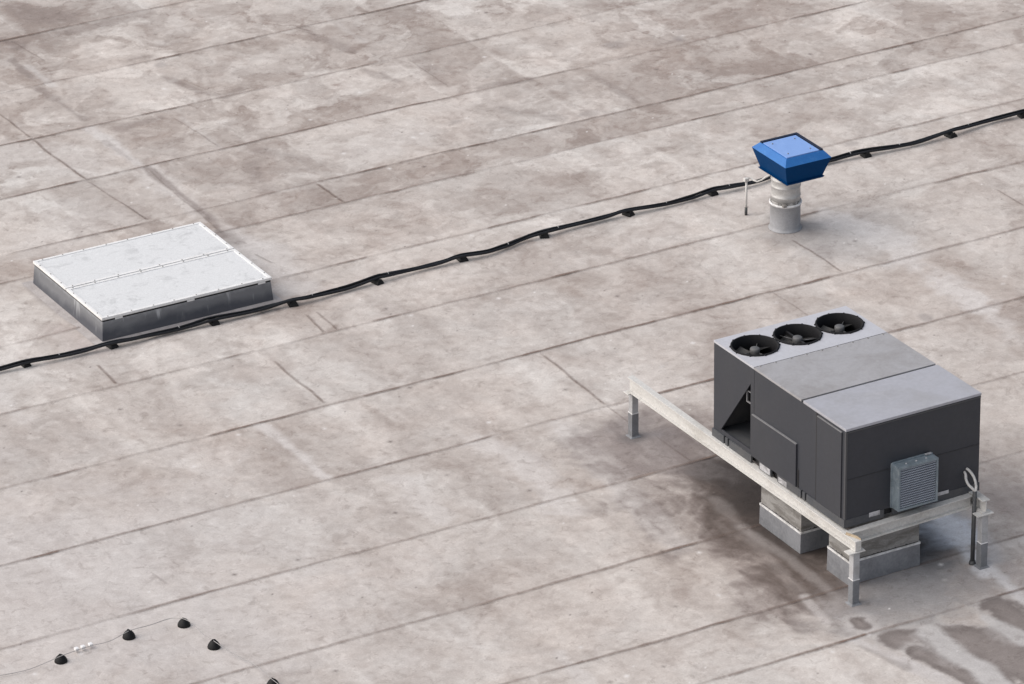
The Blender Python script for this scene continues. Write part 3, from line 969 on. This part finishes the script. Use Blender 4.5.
def i_beam_y(x, y0, y1, z0, z1, ztop, fw=.10, plate=False):
    """I section along y; underside z0 at y0 and z1 at y1"""
    mb = MB()

    def seg(xa, xb, a0, a1, b0, b1, bev=.003):
        mb.hexa([(xa, y0, a0), (xb, y0, a0), (xb, y1, b0), (xa, y1, b0)],
                [(xa, y0, a1), (xb, y0, a1), (xb, y1, b1), (xa, y1, b1)], bev)
    seg(x - fw / 2, x + fw / 2, z0, z0 + .016, z1, z1 + .016)
    seg(x - fw / 2, x + fw / 2, ztop - .016, ztop, ztop - .016, ztop)
    seg(x - .008, x + .010, z0 + .017, ztop - .017, z1 + .017, ztop - .017, 0)
    if plate:
        mb.box(x - fw / 2 + .004, x + fw / 2 - .004, y0 - .006, y0 + .006, z0 + .003, ztop - .003, .002)
    return mb


frame = empty('support_frame', (6.5, -3.2, 0))
tag(frame, 'cream steel beam frame on short posts carrying the air conditioner', 'support frame')
XL, XR = 5.535, 7.59
i_beam_y(XL, -5.90, -.09, zlow(-5.9), zlow(-.09), ZTOP, plate=True).build('beam', 'beam', frame)
i_beam_y(XR, -5.885, -1.6, .812, .80, 1.0, .12).build('beam', 'beam', frame)
for y in (-5.60, -2.75):
    mb = MB()
    xa, xb = XL + .052, XR - .062
    d = .05

    def seg(ya, yc, h0, h1):
        mb.hexa([(xa, ya, .755 + h0), (xb, ya, .755 + d + h0), (xb, yc, .755 + d + h0), (xa, yc, .755 + h0)],
                [(xa, ya, .755 + h1), (xb, ya, .755 + d + h1), (xb, yc, .755 + d + h1), (xa, yc, .755 + h1)], .002)
    seg(y - .055, y + .055, 0, .016)
    seg(y - .055, y + .055, .160, .176)
    seg(y - .008, y + .008, .017, .159)
    mb.build('cross_beam', 'beam', frame)
for (x, y, zt) in ((5.51, -5.86, zlow(-5.86)), (5.575, -.115, zlow(-.1)), (7.565, -5.86, .812), (7.59, -1.75, .80)):
    zt -= .003
    post = MB().box(x - .05, x + .05, y - .05, y + .05, .37, zt - .016, .005).build('post', 'post', frame)
    MB().box(x - .13, x + .13, y - .065, y + .065, zt - .014, zt, .003).build('cap_plate', 'beam', post)
    s = MB()
    s.box(x - .054, x + .054, y - .054, y + .054, .002, .372, .006)
    s.box(x - .056, x + .056, y - .056, y + .056, .366, .380, .004, mat=1)
    s.hexa([(x - .085, y - .085, .002), (x + .085, y - .085, .002), (x + .085, y + .085, .002), (x - .085, y + .085, .002)],
           [(x - .056, y - .056, .02), (x + .056, y - .056, .02), (x + .056, y + .056, .02), (x - .056, y + .056, .02)])
    s.build('sleeve', ['sleeve', 'white_trim'], post)
mb = MB().hexa([(XL - .045, -5.66, ZTOP + .001), (XL + .045, -5.90, ZTOP + .001), (XL + .05, -5.80, ZTOP + .001), (XL - .01, -5.62, ZTOP + .001)],
               [(XL - .04, -5.66, ZTOP + .018), (XL + .045, -5.895, ZTOP + .022), (XL + .05, -5.80, ZTOP + .022), (XL - .01, -5.63, ZTOP + .018)], .004)
mb.build('rusty_shim', 'wood', frame)


# ------------------------------------------------------------------ the two duct curbs under the unit
def duct(x0, x1, y0, y1, zj, zt, label):
    root = empty('duct', ((x0 + x1) / 2, (y0 + y1) / 2, 0))
    tag(root, label, 'duct', 'sheet metal ducts under the air conditioner')
    e = .006
    MB().hexa([(x0 - e, y0 - e, .002), (x1 + e, y0 - e, .002), (x1 + e, y1 + e, .002), (x0 - e, y1 + e, .002)],
              [(x0, y0, zj), (x1, y0, zj), (x1, y1, zj), (x0, y1, zj)], .008).build('upstand', 'duct_base', root)
    t = MB()
    for a in ((x0 - .004, x1 + .004, y0 - .004, y0 + .01), (x0 - .004, x1 + .004, y1 - .01, y1 + .004), (x0 - .004, x0 + .01, y0 + .01, y1 - .01), (x1 - .01, x1 + .004, y0 + .01, y1 - .01)):
        t.box(*a, zj - .026, zj + .004)
    t.build('termination_strip', 'white_trim', root)
    g = .012
    d = MB()
    d.box(x0 + g, x1 - g, y0 + g, y1 - g, zj + .001, zt, .004)
    # standing seam and stiffening fold
    d.box(x0 + g - .008, x1 - g + .008, y0 + g - .008, y1 - g + .008, zt - .20, zt - .188)
    d.build('duct_sheet', 'duct_metal', root)
    rng = random.Random(int(x0 * 100 + y0 * 10))

    def ragged(length):
        # a ragged bead of sealant: heights along the joint
        out, t_ = [], 0.0
        while t_ < length:
            out.append((t_, .0045 + (rng.uniform(.0, .022) if rng.random() < .34 else rng.uniform(0, .005))))
            t_ += rng.uniform(.006, .030)
        return out + [(length, .005)]
    A = ragged(y1 - y0 - .06)
    poly = [(y0 + .03 + a, zj + .0045 + h) for a, h in A] + [(y0 + .03 + a, zj + .0045) for a, h in reversed(A)]
    MB().prism(poly, x0 + g - .004, x0 + g - .0005, 'x').build('sealant', 'tar', root)
    A = ragged(x1 - x0 - .06)
    poly = [(x0 + .03 + a, zj + .0045 + h) for a, h in A] + [(x0 + .03 + a, zj + .0045) for a, h in reversed(A)]
    MB().prism(poly, y0 + g - .004, y0 + g - .0005, 'y').build('sealant', 'tar', root)


duct(5.665, 6.85, -4.32, -3.296, .32, .955, 'far grey sheet metal duct with dark front below the unit')
duct(5.725, 6.86, -5.42, -4.89, .36, .975, 'near grey sheet metal duct beside the front post')


# ------------------------------------------------------------------ the air conditioner
def make_ac():
    x0, x1, yb, yf, zt = 5.55, 7.69, -2.28, -5.55, 2.405
    ys = -3.30          # fan section ends here
    root = empty('air_conditioner', ((x0 + x1) / 2, (yb + yf) / 2, .957))
    tag(root, 'large charcoal rooftop air conditioner with three fans on cream beams', 'air conditioner')

    def zr(y):          # top of the base rail
        return 1.073

    def zbase(y):       # underside of the base rail: it lies on the beams
        return .957
    # base rail, with fork slots
    mb = MB()

    def rail_y(xa, xb, ya, yc):
        mb.hexa([(xa, yc, zbase(yc)), (xb, yc, zbase(yc)), (xb, ya, zbase(ya)), (xa, ya, zbase(ya))],
                [(xa, yc, zr(yc)), (xb, yc, zr(yc)), (xb, ya, zr(ya)), (xa, ya, zr(ya))], .003)
    cuts = [yb + .02, -2.56, -2.60, -2.66, -2.70, -3.26, -3.46, -3.76, -3.92, -4.50, -4.54, -4.60, -4.64, yf - .004]
    for i in range(0, len(cuts), 2):
        for xa in (x0 - .016, x1 - .014):
            rail_y(xa, xa + .03, cuts[i], cuts[i + 1])
    zf0, zf1 = zbase(yf), zr(yf)
    for xa, xb in ((x0 + .015, 6.17), (6.31, x1 - .015)):
        mb.box(xa, xb, yf - .006, yf + .03, zf0, zf1, .003)
    mb.box(x0 + .015, x1 - .015, yb - .01, yb + .022, zbase(yb), zr(yb), .003)
    mb.build('base_rail', 'ac_rail', root)
    inner = MB()
    inner.hexa([(x0 + .05, yf + .06, zbase(yf) + .004), (x1 - .05, yf + .06, zbase(yf) + .004), (x1 - .05, yb - .04, zbase(yb) + .004), (x0 + .05, yb - .04, zbase(yb) + .004)],
               [(x0 + .05, yf + .06, zr(yf) - .004), (x1 - .05, yf + .06, zr(yf) - .004), (x1 - .05, yb - .04, zr(yb) - .004), (x0 + .05, yb - .04, zr(yb) - .004)])
    inner.build('base_pan', 'black', root)
    st = [MB().hexa([(x0 - .022, b, zbase(b) + .012), (x0 - .018, b, zbase(b) + .012), (x0 - .018, a, zbase(a) + .012), (x0 - .022, a, zbase(a) + .012)],
                    [(x0 - .022, b, zr(b) - h), (x0 - .018, b, zr(b) - h), (x0 - .018, a, zr(a) - h), (x0 - .022, a, zr(a) - h)])
          for a, b, h in ((-3.49, -3.74, .012), (-3.95, -4.16, .03))]
    st += [MB().box(5.93, 6.10, yf - .012, yf - .007, 1.02, 1.085), MB().box(7.0, 7.2, yf - .012, yf - .007, 1.05, 1.10)]
    for s in st:
        s.build('sticker', 'sticker', root)

    # ---- fan section: walls with the triangular opening, open inside
    w = .022
    fs = MB()
    TA, TB, TC = (-3.215, 2.13), (-2.47, 1.135), (-3.215, 1.135)
    za = zr(yb)
    for xa in (x0, x1 - w):
        fs.prism([(yb, zt - .03), (ys + .001, zt - .03), (ys + .001, TA[1]), TA, TB, (TB[0], zr(TB[0])), (yb, za)], xa, xa + w, 'x')
        fs.prism([TA, (ys + .001, TA[1]), (ys + .001, zr(ys)), (TA[0], zr(TA[0]))], xa, xa + w, 'x')
        fs.prism([TB, TC, (TC[0], zr(TC[0]) + .001), (TB[0], zr(TB[0]) + .001)], xa + .002, xa + w, 'x')
    fs.box(x0 + w, x1 - w, yb - w, yb, za, zt - .03)
    fs.build('fan_section', 'ac_paint', root)
    ins = MB()
    ins.box(x0 + .03, x1 - .03, ys + .004, ys + .02, zr(ys) + .01, zt - .03)
    ins.box(6.60, 6.63, ys + .03, yb - .04, 1.12, zt - .06)
    ins.build('partition', 'black', root)
    fl = MB().hexa([(x0 + .03, ys + .03, 1.095), (x1 - .03, ys + .03, 1.095), (x1 - .03, yb - .04, 1.07), (x0 + .03, yb - .04, 1.07)],
                   [(x0 + .03, ys + .03, 1.125), (x1 - .03, ys + .03, 1.125), (x1 - .03, yb - .04, 1.10), (x0 + .03, yb - .04, 1.10)])
    fl.build('drip_tray', 'ac_rail', root)
    co = MB()           # sloping condenser coil behind the opening
    for k in range(1, 40):
        f = k / 40
        y = TB[0] + (TA[0] - TB[0]) * f
        z = TB[1] + (TA[1] - TB[1]) * f
        co.box(x0 + .026, x1 - .03, y - .006 + .03, y + .006 + .06, z - .006, z + .010)
    co.build('condenser_coil', 'coil', root)
    br = MB()           # bracket with a square hole just inside the opening
    for q in ((-.08, .08, .075, .09), (-.08, .08, -.09, -.075), (-.08, -.065, -.075, .075), (.065, .08, -.075, .075)):
        br.box(x0 + .03, x0 + .05, -3.14 + q[0], -3.14 + q[1], 1.88 + q[2], 1.88 + q[3])
    br.build('bracket', 'trim_light', root)
    # top with three round openings
    tp = MB()
    R0 = .316
    fy = -2.735
    fx = [5.918, 6.605, 7.288]
    edges = [x0, (fx[0] + fx[1]) / 2, (fx[1] + fx[2]) / 2, x1]
    bm = tp.bm
    NS = 64
    for i in range(3):
        inn, inn2, out, out2 = [], [], [], []
        for k in range(NS):
            a = 2 * PI * (k + .5) / NS
            c, s = math.cos(a), math.sin(a)
            xa, xb, ya, yc = edges[i] - fx[i], edges[i + 1] - fx[i], ys + .006 - fy, yb - fy
            tt = min((xb if c > 0 else xa) / c if abs(c) > 1e-6 else 9, (yc if s > 0 else ya) / s if abs(s) > 1e-6 else 9)
            out.append(bm.verts.new((fx[i] + c * tt, fy + s * tt, zt)))
            inn.append(bm.verts.new((fx[i] + c * R0, fy + s * R0, zt)))
            inn2.append(bm.verts.new((fx[i] + c * R0, fy + s * R0, zt - .03)))
        for k in range(NS):
            j = (k + 1) % NS
            bm.faces.new([out[k], out[j], inn[j], inn[k]])
            bm.faces.new([inn[k], inn[j], inn2[j], inn2[k]])
    # corners of each cell and the folded edge
    for i in range(3):
        for cx_ in (edges[i], edges[i + 1]):
            for cy_ in (ys + .006, yb):
                pass
    tp.box(x0 - .004, x0 + .001, ys + .006, yb + .004, zt - .032, zt - .0005)
    tp.box(x1 - .001, x1 + .004, ys + .006, yb + .004, zt - .032, zt - .0005)
    tp.box(x0 + .001, x1 - .001, yb - .001, yb + .004, zt - .032, zt - .0005)
    # small triangles closing the cell corners
    for i in range(3):
        for sx, X_ in ((0, edges[i]), (1, edges[i + 1])):
            for sy, Y_ in ((0, ys + .006), (1, yb)):
                best = []
                for k in range(NS):
                    a = 2 * PI * (k + .5) / NS
                    c, s = math.cos(a), math.sin(a)
                    if (c > 0) == bool(sx) and (s > 0) == bool(sy):
                        xa, xb, ya, yc = edges[i] - fx[i], edges[i + 1] - fx[i], ys + .006 - fy, yb - fy
                        tx = (xb if c > 0 else xa) / c
                        ty = (yc if s > 0 else ya) / s
                        best.append((tx - ty, min(tx, ty), c, s))
                pos = min((b for b in best if b[0] >= 0), default=None)
                neg = max((b for b in best if b[0] < 0), default=None)
                if pos and neg:
                    p = [(fx[i] + b[2] * b[1], fy + b[3] * b[1], zt) for b in (pos, neg)] + [(X_, Y_, zt)]
                    bm.faces.new([bm.verts.new(q) for q in p])
    tp.build('fan_deck', 'fan_top', root)
    for i in range(3):
        fan = empty_part('fan', (fx[i], fy, zt), root)
        sh = MB()
        sh.lathe([(R0 + .022, zt + .002), (R0 + .020, zt + .016), (R0 + .004, zt + .022), (R0 - .006, zt + .012), (R0 - .012, zt - .10), (R0 - .02, zt - .26),
                  (R0 + .03, zt - .30), (R0 + .05, zt - .28), (R0 + .02, zt - .10), (R0 + .003, zt - .035), (R0 + .003, zt + .001)], fx[i], fy, 56, cap=False)
        sh.build('shroud', 'shroud', fan)
        screws([(fx[i] + (R0 + .022) * math.cos(2 * PI * (k + .3) / 10), fy + (R0 + .022) * math.sin(2 * PI * (k + .3) / 10), zt + .002) for k in range(10)], fan, .014, .018, 'shroud')
        hub = MB().lathe([(.066, zt - .20), (.070, zt - .07), (.068, zt - .035), (.056, zt - .025), (.0001, zt - .022)], fx[i], fy, 28)
        for k in range(3):
            a = 2 * PI * k / 3 + .9 + i
            hub.tube([(fx[i] + .07 * math.cos(a), fy + .07 * math.sin(a), zt - .09), (fx[i] + (R0 - .01) * math.cos(a), fy + (R0 - .01) * math.sin(a), zt - .10)], .008, 6)
        hub.build('motor', 'fan_hub', fan)
        rot0 = (3.75, 3.45, 3.85)[i]
        for k in range(4):
            a0 = rot0 + k * PI / 2
            b = MB()
            n = 7
            top, bot = [], []
            for j in range(n):
                f = j / (n - 1)
                for side, lst in ((0, top), (1, bot)):
                    row = []
                    for ww in np.linspace(-.5, .5, 5):
                        r = .085 + (R0 - .03 - .085) * f
                        ang = a0 + ww * (.55 + .55 * f) + .15 * f
                        z = zt - .150 - ww * .10 - side * .006
                        row.append(b.bm.verts.new((fx[i] + r * math.cos(ang), fy + r * math.sin(ang), z)))
                    lst.append(row)
            for lst, rev in ((top, False), (bot, True)):
                for r1, r2 in zip(lst, lst[1:]):
                    for q in range(4):
                        vs = [r1[q], r1[q + 1], r2[q + 1], r2[q]]
                        f_ = b.bm.faces.new(vs[::-1] if rev else vs)
                        f_.smooth = True
            b.build('blade', ('fan_blade' if i == 1 else 'fan_hub') if k == 0 else 'fan_dark', fan)  # first blade paler: the light on it is put into its colour

    # ---- body
    bd = MB()
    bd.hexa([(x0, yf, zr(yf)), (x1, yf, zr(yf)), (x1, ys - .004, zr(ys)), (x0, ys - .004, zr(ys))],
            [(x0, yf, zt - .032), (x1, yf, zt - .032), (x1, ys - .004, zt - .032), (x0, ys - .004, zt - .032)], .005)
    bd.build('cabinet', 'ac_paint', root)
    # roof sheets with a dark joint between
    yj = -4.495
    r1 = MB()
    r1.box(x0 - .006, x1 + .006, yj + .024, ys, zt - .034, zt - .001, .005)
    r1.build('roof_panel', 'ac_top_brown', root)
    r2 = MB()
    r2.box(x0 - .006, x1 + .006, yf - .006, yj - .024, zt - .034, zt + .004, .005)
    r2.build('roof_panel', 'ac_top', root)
    MB().box(x0 + .004, x1 - .004, yj - .026, yj + .026, zt - .034, zt - .024).build('joint', 'black', root)
    screws([(x0 + .08 + (x1 - x0 - .16) * k / 8, ys - .028, zt - .001) for k in range(9)], root, .010, .008)
    # proud side panels
    ap = MB()
    A, B = -3.285, -4.385
    ap.hexa([(x0 - .026, B, zr(B) + .006), (x0 - .001, B, zr(B) + .006), (x0 - .001, A, zr(A) + .006), (x0 - .026, A, zr(A) + .006)],
            [(x0 - .026, B, 1.705), (x0 - .001, B, 1.705), (x0 - .001, A, 1.695), (x0 - .026, A, 1.695)], .003)
    p = ap.build('access_panel', 'ac_paint', root)
    MB().hexa([(x0 - .029, B + .002, 1.706), (x0 - .001, B + .002, 1.706), (x0 - .001, A - .002, 1.696), (x0 - .029, A - .002, 1.696)],
              [(x0 - .029, B + .002, 1.716), (x0 - .001, B + .002, 1.716), (x0 - .001, A - .002, 1.706), (x0 - .029, A - .002, 1.706)]).build('panel_edge', 'trim_light', p)
    fp = MB()
    A, B = -4.875, -5.465
    fp.hexa([(x0 - .018, B, zr(B) + .006), (x0 - .001, B, zr(B) + .006), (x0 - .001, A, zr(A) + .006), (x0 - .018, A, zr(A) + .006)],
            [(x0 - .018, B, 2.325), (x0 - .001, B, 2.325), (x0 - .001, A, 2.325), (x0 - .018, A, 2.325)], .003)
    p = fp.build('side_panel', 'ac_paint', root)
    MB().box(x0 - .021, x0 - .001, B + .002, A - .002, 2.326, 2.337).build('panel_edge', 'trim_light', p)
    MB().box(x0 - .005, x0 - .001, -4.872, -4.838, zr(-4.86) + .004, 2.36).build('joint', 'black', root)
    MB().box(x0 - .006, x0 - .001, -4.43, -4.392, zr(-4.4) + .004, 1.34).build('drain_mark', 'black', root)
    MB().box(x0 - .008, x0 + .02, yf - .008, yf + .022, zr(yf) + .004, 2.362, .003).build('corner_post', 'corner', root)
    MB().box(x0 + .025, x1 - .004, yf - .006, yf - .001, 1.652, 1.660).build('joint', 'trim_dark', root)
    MB().box(x0 + .025, x1 - .004, yf - .010, yf - .001, 2.345, 2.362).build('front_trim', 'corner', root)

    root.rotation_euler = (-.011, 0, 0)       # the unit leans very slightly with its frame
    # ---- filter box on the front
    fb = empty_part('filter_box', (6.58, yf - .1, 1.4), root)
    a, b, c, d = 6.275, 6.905, 1.085, 1.725
    y1, y2 = yf - .001, yf - .185
    k = MB()
    t = .028
    for q in ((a, b, c, c + t), (a, b, d - t, d), (a, a + t, c + t, d - t), (b - t, b, c + t, d - t)):
        k.box(q[0], q[1], y2, y1, q[2], q[3], .003)
    fr = k.build('casing', 'filter_box', fb)
    k = MB()
    for q in ((a - .012, a + .004, c - .006, d + .006), (b - .004, b + .012, c - .006, d + .006)):
        k.box(q[0], q[1], y1 - .03, y1 - .002, q[2], q[3])
    k.box(a + .004, b - .004, y1 - .03, y1 - .002, d + .001, d + .014)
    k.build('mounting_flange', 'filter_box', fb)
    MB().box(a + t, b - t, y2 + .03, y2 + .05, c + t, d - t).build('backing', 'filter_dark', fb)
    k = MB()
    ns = 17
    for i in range(ns):
        z = c + t + (d - c - 2 * t) * (i + .5) / ns
        pts = [Vector((a + t + (b - a - 2 * t) * j / 40, y2 + .018, z + .006 * math.sin(j * 2.2 + i * 1.3))) for j in range(41)]
        k.tube(pts, .0105, 5)
    k.build('pleats', 'filter_media', fb)
    screws([(a + .16 + i * .16, y2 + .07, d) for i in range(3)], fb, .013, .014, 'sticker')
    MB().box(b - .12, b - .03, y1 - .06, y1 - .03, d + .014, d + .03).build('clip', 'sticker', fb)


def empty_part(name, world, parent):
    o = bpy.data.objects.new(name, None)
    w = Vector((0, 0, 0))
    b = parent
    while b is not None:
        w += b.location
        b = b.parent
    o.location = Vector(world) - w
    o.empty_display_size = .1
    COL.objects.link(o)
    o.parent = parent
    return o


M['shroud'] = weathered('fan_ring_black', (0.010, 0.010, 0.012), (0.02, 0.02, 0.021), 0.5, 8, 0.7, spec=0.2)
M['corner'] = weathered('corner_trim', (0.06, 0.062, 0.068), (0.06, 0.06, 0.065), 0.5, 5, 0.45)
M['trim_dark'] = weathered('panel_joint', (0.03, 0.03, 0.034), (0.02, 0.02, 0.022), 0.5, 5, 0.6)
make_ac()

# ------------------------------------------------------------------ electrical conduit by the right post
ex, ey = 7.498, -5.742
root = empty('electrical_conduit', (ex, ey, 0))
tag(root, 'dark upright conduit with two white flexible loops entering the unit', 'conduit')
MB().tube([(ex, ey, .0), (ex, ey, 1.10)], .030, 12).build('pipe', 'dark_conduit', root)
MB().lathe([(.050, .002), (.047, .02), (.040, .05), (.033, .055)], ex, ey, 20).build('boot', 'dark_conduit', root)
for k, pts in enumerate(([(ex, ey, 1.09), (ex - .02, ey + .02, 1.13), (ex - .06, ey + .06, 1.18), (ex - .075, ey + .10, 1.24), (ex - .055, ey + .15, 1.30), (ex - .04, ey + .20, 1.31)],
                         [(ex + .01, ey, 1.09), (ex + .03, ey + .02, 1.17), (ex + .035, ey + .07, 1.25), (ex + .02, ey + .12, 1.31), (ex + .0, ey + .16, 1.345), (ex - .005, ey + .20, 1.35)])):
    MB().tube(catmull([Vector(p) for p in pts], 6), .019, 8).build('flexible_hose', 'white_flex', root)

# ------------------------------------------------------------------ light
SUN_DIR = Vector((-0.76, 0.28, 0.74)).normalized()      # towards the sun
w = bpy.data.worlds.new("World")
scene.world = w
w.use_nodes = True
nt = w.node_tree
bg = nt.nodes["Background"]
sky = N(nt, "ShaderNodeTexSky", sky_type='NISHITA')
sky.sun_disc = False
sky.sun_elevation = math.asin(SUN_DIR.z)
sky.sun_rotation = math.atan2(SUN_DIR.x, SUN_DIR.y)
sky.air_density = 1.2
sky.dust_density = 4.0
hs = N(nt, "ShaderNodeHueSaturation")
hs.inputs["Saturation"].default_value = 0.65
nt.links.new(sky.outputs[0], hs.inputs["Color"])
nt.links.new(hs.outputs[0], bg.inputs["Color"])
bg.inputs["Strength"].default_value = 0.092
sl = bpy.data.lights.new("sun", 'SUN')
sl.energy = 2.1
sl.angle = R(115)
sl.color = (1.0, 0.955, 0.91)
so = bpy.data.objects.new("sun", sl)
COL.objects.link(so)
so.rotation_euler = SUN_DIR.to_track_quat('Z', 'Y').to_euler()

vs = scene.view_settings
vs.view_transform = 'Standard'
vs.look = 'None'
vs.gamma = 1.0
vs.use_curve_mapping = False
vs.exposure = 0.36
